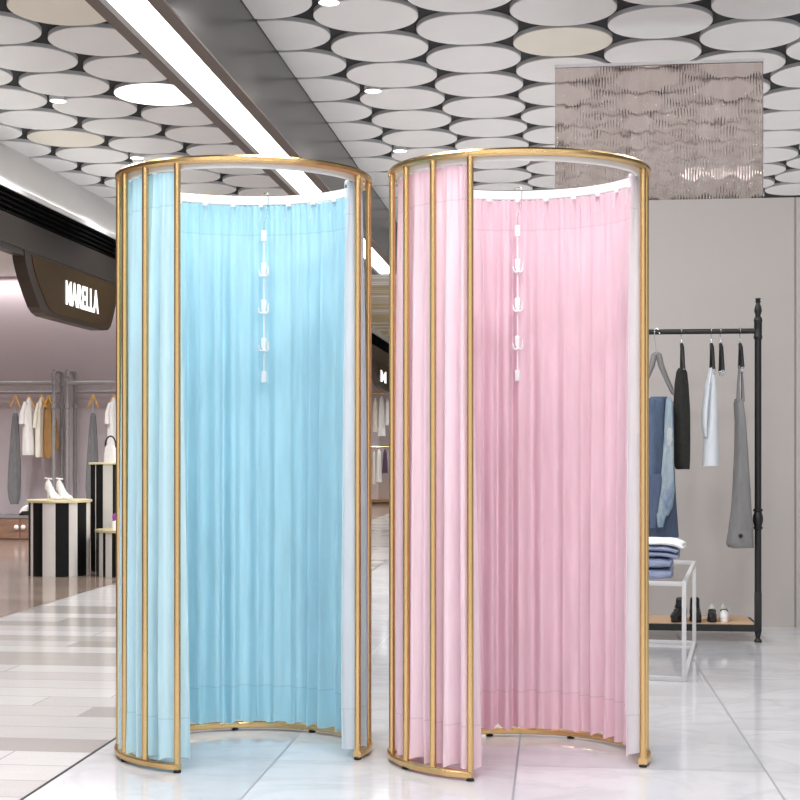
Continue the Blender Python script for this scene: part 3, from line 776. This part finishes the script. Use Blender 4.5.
# ================================================================== FAR SHOP (seen between the booths)
XF = -3.0
yf0, yf1 = onx(372.5, 370, XF).y, onx(372.5, 370, XF).y + 7.5
s2 = sign_board(XF - .005, .1, hull(yf0, yf1, 2.57, 2.10, .1), hull(yf0 + .25, yf1, 2.55, 2.15, .1, .1), 'M', .3, 0, 0, 'far bronze and gold shop sign seen between the two booths')
me = s2.data; ys_ = [v.co.y for v in me.vertices]; zs_ = [v.co.z for v in me.vertices]
yL, yR = onx(380.5, 370, XF).y, onx(386, 370, XF).y; zA, zB = 2.23, 2.43
me.transform(Matrix(((1, 0, 0, 0), (0, (yR - yL) / (max(ys_) - min(ys_)), 0, yL - min(ys_) * (yR - yL) / (max(ys_) - min(ys_))), (0, 0, (zB - zA) / (max(zs_) - min(zs_)), zA - min(zs_) * (zB - zA) / (max(zs_) - min(zs_))), (0, 0, 0, 1))))
FY = 27.4
struct(MB().bounds(-8, -2.9, FY, FY + .1, 0, 3.11).build('wall_far', M['wall_mauve'], smooth=False), 'mauve wall of the far shop behind hanging clothes', 'wall')
fz = lambda y: CAMZ + (450 - y) / F * on_y(380, FY - .3)
fr_ = thing('wall_rail', 'gold two tier clothes rail on the far shop wall between the booths', 'clothes rail', (0, FY - .3, 0))
fx0, fx1 = ony(366, 450, FY).x, ony(394, 450, FY).x
for y in (393, 447): 
    MB().tube([(fx0, 0, fz(y)), (fx1, 0, fz(y))], .022, 8).build('rail', M['gold'], fr_)
    for x in (fx0, fx1): MB().tube([(x, 0, fz(y)), (x, .3, fz(y))], .018, 8).build('bracket', M['gold'], fr_)
sh = thing('plinth', 'low dark plinth with a gold edge under the far clothes', 'plinth', ((fx0 + fx1) / 2, FY - .25, 0))
MB().box((0, 0, .0 + (fz(500.5) - .02) / 2), (fx1 - fx0, .46, max(.02, fz(500.5) - .02))).build('body', M['cabinet'], sh)
MB().box((0, -.02, fz(500.5)), (fx1 - fx0, .52, .04)).build('edge', M['gold'], sh)
def far_garment(px, y0, y1, w0, w1, m, label, cat, name, seed):
    shop_garment(px, [(y0, px - .6, px + .6, .05), (y0 + 4, px - w0, px + w0, .15), ((y0 + y1) / 2, px - (w0 + w1) / 2, px + (w0 + w1) / 2, .15), (y1, px - w1, px + w1, .14)], m, name, label, cat, None, 'clothes in the far shop', seed, .12, FY - .3)
far_garment(375.5, 398, 432, 1.8, 2.6, M['cloth_cream'], 'cream top on the upper far rail, beside the blue booth', 'top', 'blouse', 21)
far_garment(381.8, 396, 436, 2.0, 3.6, M['cloth_white'], 'flared white top in the middle of the upper far rail', 'top', 'blouse', 22)
far_garment(387.5, 398, 425, 1.4, 2.0, M['cloth_white'], 'white top on the upper far rail, beside the pink booth', 'top', 'blouse', 23)
far_garment(374.2, 451, 484, 1.4, 1.8, M['cloth_cream'], 'cream shirt on the lower far rail, beside the blue booth', 'shirt', 'shirt', 24)
far_garment(379, 449, 482, 2.0, 2.8, M['cloth_white'], 'long white shirt in the middle of the lower far rail', 'shirt', 'shirt', 25)
far_garment(385, 449, 473, 1.8, 2.6, M['cloth_purple'], 'dark plum shirt on the lower far rail', 'shirt', 'shirt', 26)

# ================================================================== BLACK CLOTHES RACK
pR = at(758, 450, 7.65); RX, RY = pR.x, pR.y
RL = -.15; zb = 1.05 + 119 / F * 7.65
rk = thing('clothes_rack', 'black metal clothes rack with turned finial and oak shoe shelf', 'clothes rack', (RX, RY, 0))
def zr(y): return CAMZ + (450 - y) / F * 7.65
for x in (0, RL - RX):
    prof = [(.0, 0), (.018, 0), (.022, .006), (.016, .016), (.011, .022), (.018, .05), (.019, .06)]
    MB().lathe(prof, (x, 0, 0), 18).build('foot', M['black_steel'], rk)
    MB().box((x, 0, (.06 + zr(592)) / 2), (.036, .036, zr(592) - .06), 0, .004).build('socket', M['black_steel'], rk)
    k0 = zr(519)
    prof = [(.0185, zr(592) - .005), (.0185, k0 - .07), (.0185, k0 - .058), (.026, k0 - .052), (.026, k0 - .045), (.020, k0 - .04), (.027, k0 - .015), (.028, k0), (.027, k0 + .015), (.020, k0 + .04), (.026, k0 + .045), (.026, k0 + .052), (.0185, k0 + .058), (.0185, zr(338))]
    MB().lathe(prof, (x, 0, 0), 18).build('upright', M['black_steel'], rk)
    ff = MB().lathe([(.0185, zr(340)), (.024, zr(338)), (.024, zr(336)), (.0215, zr(335)), (.0215, zr(322)), (.024, zr(321)), (.021, zr(318)), (.014, zr(316.5)), (.0145, zr(315)), (.021, zr(311)), (.018, zr(307)), (.010, zr(303.5)), (.013, zr(302.5)), (.0165, zr(301.5)), (.010, zr(300.2)), (.016, zr(299.3)), (.014, zr(298.2)), (0, zr(297.8))], (x, 0, 0), 18)
    ff.build('finial', M['black_steel'], rk)
MB().tube([(RL - RX, 0, zb), (0, 0, zb)], .0145, 12).build('hanging_rail', M['black_steel'], rk)
b = MB(); b.bounds(RL - RX + .015, -.015, -.015, .005, .058, .094); b.bounds(RL - RX + .015, -.015, .395, .415, .058, .094); b.bounds(RL - RX - .012, RL - RX + .012, .005, .395, .06, .09); b.bounds(-.012, .012, .005, .395, .06, .09)
b.build('shelf_frame', M['black_steel'], rk, smooth=False)
MB().bounds(RL - RX + .013, -.013, .006, .394, .075, .096).build('shelf', M['oak'], rk, smooth=False)

def rail_pt(px): 
    p = ony(px, 331, RY); return p.x
def clip_hanger(px, py0, py1, label, tilt=0):
    """slim black trouser hanger seen from its end"""
    x = rail_pt(px); Z = on_y(px, RY)
    t = thing('clip_hanger', label, 'hanger', (x, RY, 0), 0, 'black clip hangers on the black rack')
    z0, z1 = CAMZ + (450 - py0) / F * Z, CAMZ + (450 - py1) / F * Z
    b = MB()
    for s in (-1, 1): b.tube([(0, s * .006, z0), (.004, s * .03, z0 - .02), (.006 + tilt, s * .075, z1)], [.009, .0085, .009], 8)
    b.box((0, 0, z0 - .012), (.014, .05, .03), 0, .004)
    b.build('arm', M['black_plastic'], t)
    MB().tube([(.006 + tilt, -.08, z1), (.006 + tilt, .08, z1)], .0035, 6).build('crossbar', M['steel'], t)
    b = MB()
    for s in (-1, 1): b.box((.006 + tilt, s * .05, z1 - .012), (.016, .02, .03), 0, .003)
    b.build('clip', M['steel'], t)
    R = .0185; pts = [(0, 0, z0 - .005), (0, 0, zb - .05), (0, .012, zb - .03)] + [(0, R * math.cos(u), zb + R * math.sin(u)) for u in [-.6 + (PI + .9) * k / 10 for k in range(11)]]
    MB().tube(pts, .0018, 6).build('hook', M['steel'], t)
    return z1
clip_hanger(681.5, 344, 370, 'black clip hanger holding the black wool garment')
clip_hanger(711.3, 344, 370, 'black clip hanger holding the pale white garment')
clip_hanger(720.5, 344, 371, 'empty black clip hanger between the white and the grey garment')
clip_hanger(740, 344, 368, 'black clip hanger holding the grey trousers beside the rack upright')
def rack_garment(px, rows, m, name, label, cat, seed, rip=.05, sub=5):
    Z = on_y(px, RY); o = at(px, 450, Z)
    secs = [(CAMZ + (450 - y) / F * Z, ((l + r) / 2 - px) / F * Z, 0, max(.003, (r - l) / 2 / F * Z), hd * .4) for y, l, r, hd in rows]
    t = thing(name, label, cat, (o.x, o.y, 0), TH)
    b = loft(secs, 32, rip, 5, seed, sub=sub); b.build('body', m, t)
    return t, Z
t, Z = rack_garment(681.5, [(368, 679, 684, .14), (372, 677, 686, .16), (385, 675, 687.5, .17), (410, 673.6, 689, .17), (440, 673, 689.2, .17), (460, 673.5, 689, .17), (469, 676, 688.6, .16)], M['cloth_black'], 'wool_skirt', 'black wool garment hanging behind the blue jeans', 'garment', 31)
t, Z = rack_garment(711.3, [(368, 709.6, 713, .13), (374, 708, 714.5, .15), (395, 706.6, 716, .16), (430, 704.4, 717, .17), (466, 702.4, 718, .17)], M['cloth_pale'], 'white_shirt', 'pale white shirt hanging in the middle of the black rack', 'shirt', 32, .03)
fx = lambda px, px0: (px - px0) / F * Z
fzr = lambda y: CAMZ + (450 - y) / F * Z
loft([(fzr(369), fx(709.5, 711.3), -.06, fx(1.2, 0) + 0 * Z, .05), (fzr(385), fx(705.5, 711.3), -.06, .012, .07), (fzr(410), fx(702.6, 711.3), -.06, .014, .08), (fzr(425), fx(701.8, 711.3), -.06, .012, .08), (fzr(437), fx(703.6, 711.3), -.06, .006, .06)] if False else
     [(fzr(369), fx(710, 711.3), -.03, .006, .03), (fzr(385), fx(706.5, 711.3), -.03, .014, .04), (fzr(410), fx(703.6, 711.3), -.03, .014, .045), (fzr(425), fx(703, 711.3), -.03, .013, .045), (fzr(437), fx(704, 711.3), -.03, .006, .03)], 20, .03).build('sleeve', M['cloth_pale'], t)
# grey trousers with a strap opening at the top
px0 = 740
t, Z = rack_garment(px0, [(399, 735.6, 741.6, .12), (403, 734.9, 742.5, .15), (420, 736, 744.5, .16), (450, 735.6, 746.8, .17), (490, 733.6, 749.6, .17), (510, 732, 750.6, .17), (528, 729.6, 752.8, .17), (531, 729.4, 753, .17)], M['cloth_midgrey'], 'trousers', 'grey flared trousers hanging next to the black rack upright', 'trousers', 33, .05)
for pa, pb, pc in ((738.4, 736.8, 735.4), (740.6, 741.2, 742)):
    loft([(fzr(366), fx(pa, px0), -.02, .004, .012), (fzr(385), fx(pb, px0), -.03, .006, .016), (fzr(402), fx(pc, px0) + (.006 if pc < 738 else -.004), -.035, .009, .02)], 14).build('strap', M['cloth_midgrey'], t)
loft([(fzr(529.5), fx(741, px0), 0, fx(751.4, 740.3) , .074), (fzr(535), fx(740.6, px0), 0, fx(752.2, 740), .076), (fzr(544), fx(740.2, px0), 0, fx(753, 740), .076), (fzr(547.5), fx(741.2, px0), 0, fx(752.2, 740), .07)], 32, .03).build('cuff', M['cloth_midgrey'], t)
bt = MB().lathe([(0, 0), (.011, 0), (.012, .004), (0, .006)], (0, 0, 0), 12).build('button', M['leather_black'], t)
bt.rotation_euler.x = PI / 2; bt.location = (fx(737, px0), -.078, fzr(535))

# grey hanger with jeans
ZJ = 7.6; pj = at(656.5, 450, ZJ)
gy = RY - .0
o = at(656.5, 450, on_y(656.5, RY)); Z = on_y(656.5, RY); zz = lambda y: CAMZ + (450 - y) / F * Z; xx = lambda p: (p - 656.5) / F * Z
t = thing('coat_hanger', 'wide grey hanger with the blue jeans at the end of the black rack', 'hanger', (o.x, o.y, 0), TH)
for s in (-1, 1):
    pts = [(0, 0, zz(353.5)), (s * .012, 0, zz(355)), (s * .026, 0, zz(366)), (s * .058, 0, zz(380)), (s * .092, 0, zz(393.5))]
    MB().tube(pts, [.012, .017, .0165, .0135, .012], 10).build('shoulder', M['grey_plastic'], t)
    MB().box((s * .098, 0, zz(392)), (.022, .03, .034), 0, .005).build('tip', M['grey_plastic'], t)
    MB().tube([(s * .1, 0, zz(395)), (s * .1, 0, zz(401)), (s * .088, 0, zz(403.2)), (s * .07, 0, zz(403.2))], .006, 8).build('clip_arm', M['grey_plastic'], t)
MB().tube([(-.09, 0, zz(403.2)), (.09, 0, zz(403.2))], .006, 8).build('bar', M['grey_plastic'], t)
R = .019
MB().tube([(0, 0, zz(354)), (-.004, 0, zz(345)), (-.012, 0, zz(338))] + [(-.002 - .012 * math.cos(u), R * math.sin(u) * .5 - .012, zb + R * 1.05 * math.sin(u)) for u in [PI * k / 8 - .3 for k in range(9)]] + [(.014, -.02, zb - .014)], .0022, 6).build('hook', M['steel'], t)
jn = thing('jeans', 'blue denim jeans folded over the grey hanger bar', 'jeans', (o.x, o.y, 0), TH)
def L(rows, dy, hd, m, nm, par, rip=.06, seed=1, n=28): 
    return loft([(zz(y), xx((l + r) / 2), dy, (r - l) / 2 / F * Z, hd * f) for y, l, r, f in rows], n, rip, 5, seed).build(nm, m, par)
L([(396.6, 651.5, 668, .5), (399, 648, 670.5, 1), (406, 646, 672.8, 1.1), (440, 645, 673.5, 1), (480, 644.5, 675, 1), (520, 644, 677, 1), (537.5, 644, 678, .95)], .01, .028, M['denim_dark'], 'back_leg', jn, .08, 3)
L([(397.4, 649, 662, .5), (401, 647.5, 663, 1), (440, 646, 662, 1.1), (470, 645.5, 660.5, 1), (500, 645, 659.5, 1), (520, 645, 659, .8)], -.035, .022, M['denim'], 'front_leg', jn, .14, 8)
dj = thing('denim_jacket', 'washed pale denim jacket with a ripped sleeve beside the jeans', 'jacket', (o.x, o.y, 0), TH)
L([(398, 663.5, 667.5, .4), (404, 662.4, 669.4, 1), (430, 661.6, 670, 1.1), (450, 660.6, 670.2, 1.2), (470, 659, 670.2, 1.2), (490, 656.6, 671, 1.3), (505, 654.6, 669, 1.1), (514, 653.6, 664.6, .9)], -.095, .018, M['denim_light'], 'sleeve', dj, .14, 5)
L([(428, 664.5, 667, .5), (432, 663, 668.8, .8), (437, 662.4, 668, 1), (440, 663, 669, .9), (445, 663.4, 666.4, .5)], -.112, .008, M['denim_rip'], 'ripped_patch', dj, .2, 12)
L([(512.5, 653, 664, .9), (518, 653.2, 661.6, .9), (526, 654, 659.8, .8)], -.097, .02, M['denim_light'], 'cuff', dj, .04, 6)
L([(474, 649, 658, .7), (480, 648, 659, 1), (500, 647, 656, 1), (527, 647, 652.6, .8)], -.092, .016, M['denim'], 'body', dj, .05, 9)

# shoes on the shelf
def boot(px, label):
    x = rail_pt(px) ; Zs = 7.83; p = at(px, 450, Zs)
    t = thing('ankle_boot', label, 'shoe', (p.x, p.y, .096), TH + (-.5 if px < 685 else -.12), 'pair of black ankle boots')
    secs = []
    b = MB(); rings = []
    for y, w, h, zc in ((-.105, .018, .016, .028), (-.09, .028, .026, .03), (-.05, .031, .034, .034), (-.015, .031, .045, .042), (.02, .030, .05, .05), (.045, .028, .045, .048), (.06, .016, .035, .045)):
        rings.append([Vector((w * math.cos(2 * PI * k / 16), y, zc + h * max(-.55, math.sin(2 * PI * k / 16)))) for k in range(16)])
    b.rings(rings); b.build('upper', M['leather_black'], t)
    loft([(.128, 0, .02, .020, .030), (.12, 0, .02, .026, .036), (.08, 0, .018, .027, .038), (.05, 0, .015, .028, .042)], 18).build('shaft', M['leather_black'], t)
    loft([(.022, 0, -.02, .030, .086), (.012, 0, -.02, .032, .088), (0, 0, -.02, .031, .086)], 22).build('sole', M['rubber'], t)
    MB().tube([(s_ * .02, -.055 + .02 * k, .066 + .012 * k) for k in range(4) for s_ in ((-1, 1) if k % 2 == 0 else (1, -1))], .003, 6).build('laces', M['black_plastic'], t)
boot(680, 'black ankle boot on the oak shelf, the one further from the pale shoes')
boot(695, 'black ankle boot on the oak shelf, the one nearer the pale shoes')
def slipon(px, label, toe):
    p = at(px, 450, 7.84)
    t = thing('slip_on_shoe', label, 'shoe', (p.x, p.y, .096), TH - .21, 'pair of pale slip on shoes')
    b = MB(); rings = []
    for y, w, h, zc in ((-.10, .014, .012, .022), (-.088, .022, .022, .024), (-.05, .0255, .030, .028), (-.02, .025, .034, .03)):
        rings.append([Vector((w * math.cos(2 * PI * k / 16), y, zc + h * max(-.6, math.sin(2 * PI * k / 16)))) for k in range(16)])
    b.rings(rings).build('toe', toe, t)
    b = MB(); rings = []
    for y, w, h, zc in ((-.025, .025, .030, .03), (.02, .024, .042, .034), (.06, .022, .054, .034), (.085, .012, .045, .034)):
        rings.append([Vector((w * math.cos(2 * PI * k / 16), y, zc + h * max(-.6, math.sin(2 * PI * k / 16)))) for k in range(16)])
    b.rings(rings).build('quarter', M['sage'], t)
    MB().tube([(.019 * math.cos(u), -.012 + .012 * math.sin(u), .064 - .01 * math.cos(u) ** 2) for u in [2 * PI * k / 14 for k in range(14)]], .004, 6, True).build('collar', M['leather_black'], t)
    loft([(.016, 0, -.01, .0255, .094), (.008, 0, -.01, .027, .096), (0, 0, -.01, .026, .094)], 22).build('sole', M['leather_white'] if toe is M['leather_white'] else M['rubber'], t)
slipon(712, 'pale sage shoe with a black toe on the oak shelf', M['leather_black'])
slipon(724, 'pale sage shoe with a white toe on the oak shelf, nearest the upright', M['leather_white'])

# ================================================================== WHITE FRAME TABLE
A = at(686.3, 450, 6.34); B_ = at(696.2, 450, 7.56)
dv = (B_ - A); dv.z = 0; LEN = dv.length; dv.normalize(); ang = math.atan2(dv.y, dv.x) - PI / 2
WD = .58; H = .452; s_ = .020
tb = thing('frame_table', 'low white metal frame table holding folded clothes in front of the rack', 'table', (A.x, A.y, 0), ang)
def bar(x0, x1, y0, y1, z0, z1, nm): MB().bounds(x0, x1, y0, y1, z0, z1, .002).build(nm, M['white_steel'], tb)
for x in (-s_, -WD):
    for y in (0, LEN - s_): bar(x, x + s_, y, y + s_, 0, H, 'leg')
for z, nm in ((0, 'floor_bar'), (H - s_, 'top_bar')):
    for y in (0, LEN - s_): bar(-WD + s_, -s_, y, y + s_, z, z + s_, nm)
    for x in (-s_, -WD): bar(x, x + s_, s_, LEN - s_, z, z + s_, nm)
MB().bounds(-WD + s_, -s_, s_, LEN - s_, H - .008, H).build('glass_top', M['clear'], tb, smooth=False)
# folded stack, its long side along the table front
def slab(x0, x1, y0, y1, z0, z1, m, name, label, cat, droop=0, layers=1, seed=0):
    rg = random.Random(seed)
    base = Matrix.Translation((A.x, A.y, 0)) @ Matrix.Rotation(ang, 4, 'Z')
    c_ = base @ Vector(((x0 + x1) / 2, (y0 + y1) / 2, z0))
    t = thing(name, label, cat, c_, ang, None)
    h = (z1 - z0) / layers; hx, hy = (x1 - x0) / 2, (y1 - y0) / 2
    for q in range(layers):
        n = 18; rings = []
        for i in range(15):
            u = -1 + 2 * i / 14; x = hx * u; e = (1 - abs(u) ** 6) ** .5 if abs(u) < 1 else 0
            e = max(.72, e); dz = -droop * max(0, (u - .55) / .45) ** 2
            rings.append([Vector((x + .006 * math.sin(k), hy * (.97 + .03 * math.sin(i * 1.7 + q)) * math.copysign(abs(math.cos(2 * PI * k / n)) ** .45, math.cos(2 * PI * k / n)),
                                  q * h + h * .5 + dz + h * .5 * e * math.copysign(abs(math.sin(2 * PI * k / n)) ** .7, math.sin(2 * PI * k / n)) * (1 + .05 * math.sin(i * .9 + seed)))) for k in range(n)])
        MB().rings(rings).build('fold', m, t)
    return t
slab(-.36, -.075, .03, .34, H, H + .105, M['denim_pale'], 'folded_jeans', 'thick folded powder blue jeans at the bottom of the table stack', 'folded clothes', 0, 2, 1)
slab(-.35, -.045, .03, .36, H + .106, H + .158, M['denim_pale'], 'folded_denim', 'folded pale blue denim under the white cloth on the frame table', 'folded clothes', .012, 2, 2)
slab(-.35, -.02, .03, .38, H + .159, H + .183, M['towel'], 'folded_towel', 'folded white cloth topping the stack on the frame table', 'folded clothes', .02, 1, 3)

# ================================================================== LIGHT
def area(loc, size, power, col=(1, 1, 1), rot=(0, 0, 0), sy=None):
    l = bpy.data.lights.new('area_lamp', 'AREA'); l.energy = power; l.color = col; l.shape = 'RECTANGLE' if sy else 'DISK'; l.size = size
    if sy: l.size_y = sy
    o = bpy.data.objects.new('area_lamp', l); C.objects.link(o); o.location = loc; o.rotation_euler = rot; return o
def spot(loc, power, ang_=120, r=.05):
    l = bpy.data.lights.new('spot_lamp', 'SPOT'); l.energy = power; l.spot_size = math.radians(ang_); l.spot_blend = .8; l.shadow_soft_size = r
    o = bpy.data.objects.new('spot_lamp', l); C.objects.link(o); o.location = loc; return o
# ceiling lamps over the near end of the hall
for x in (-2.9, -.9, 1.1, 3.2):
    for y in (.6, 2.8, 5.0, 6.6):
        area((x, y, 3.55), .5, 29 if x < 0 else 15)
for x, y in ((-.3, 1.4), (.3, 2.4), (.2, 3.4)): area((x, y, 3.55), .5, 26)  # extra unseen lamps, added to brighten the booth curtains
for k, p in enumerate(dl): spot((p.x, p.y, SLAB - .06), 85 if k > 1 else 70, 150 if k > 1 else 95)
for x, y in ((-.5, 10.5), (2.8, 10.5), (1.5, 13), (-.6, 13.4), (5, 10), (5, 14)): spot((x, y, SLAB - .05), 260, 160)  # added spots without fixtures; floor bounce from them brightens the discs
# unseen lamp strip added at the foot of the white cove to brighten it
struct(MB().bounds(X_HEAD - .004, X_HEAD + .004, -1, 16.1, 2.975, 3.012).build('trim_10', M['cove'], smooth=False), 'thin white lip added at the cove foot to house an unseen lamp', 'trim')  # lip added only to house the cove lamp
area((X_HEAD - .02, 8.3, 3.02), .03, 24, (1, 1, 1), (0, math.radians(180 - 35), 0), 15.0)
# shop lamps
for x in (-8.2, -6.9, -5.6, -4.7):
    spot((x, 13.9, 3.1), 150, 130, .06)
area((-6.6, SY - .12, 3.1), 5.0, 30, (1, .97, .98), (0, 0, 0), .08)
for x, y in ((-6, 9), (-8, 9), (-6, 11.8), (-8, 11.8)): spot((x, y, 3.1), 130, 150, .08)
for y in (19, 23, 27): spot((-1, y, 3.08), 260, 160); spot((-4.2, y + 2, 3.08), 200, 150)
wd = bpy.data.worlds.new('World'); bpy.context.scene.world = wd; wd.use_nodes = True
bg = wd.node_tree.nodes['Background']; bg.inputs[0].default_value = (1, .99, .985, 1); bg.inputs[1].default_value = 1.0

# ================================================================== CAMERA
cam = bpy.data.cameras.new('camera'); co = bpy.data.objects.new('camera', cam); C.objects.link(co)
co.location = (0, 0, CAMZ); co.rotation_euler = (PI / 2, 0, TH)
cam.sensor_fit = 'HORIZONTAL'; cam.sensor_width = 36; cam.lens = 36 * F / 800; cam.shift_y = 50 / 800; cam.clip_end = 200
sc = bpy.context.scene; sc.camera = co
sc.view_settings.view_transform = 'Standard'; sc.view_settings.look = 'None'; sc.view_settings.gamma = 1
sc.view_settings.use_curve_mapping = False
sc.view_settings.exposure = 0.0
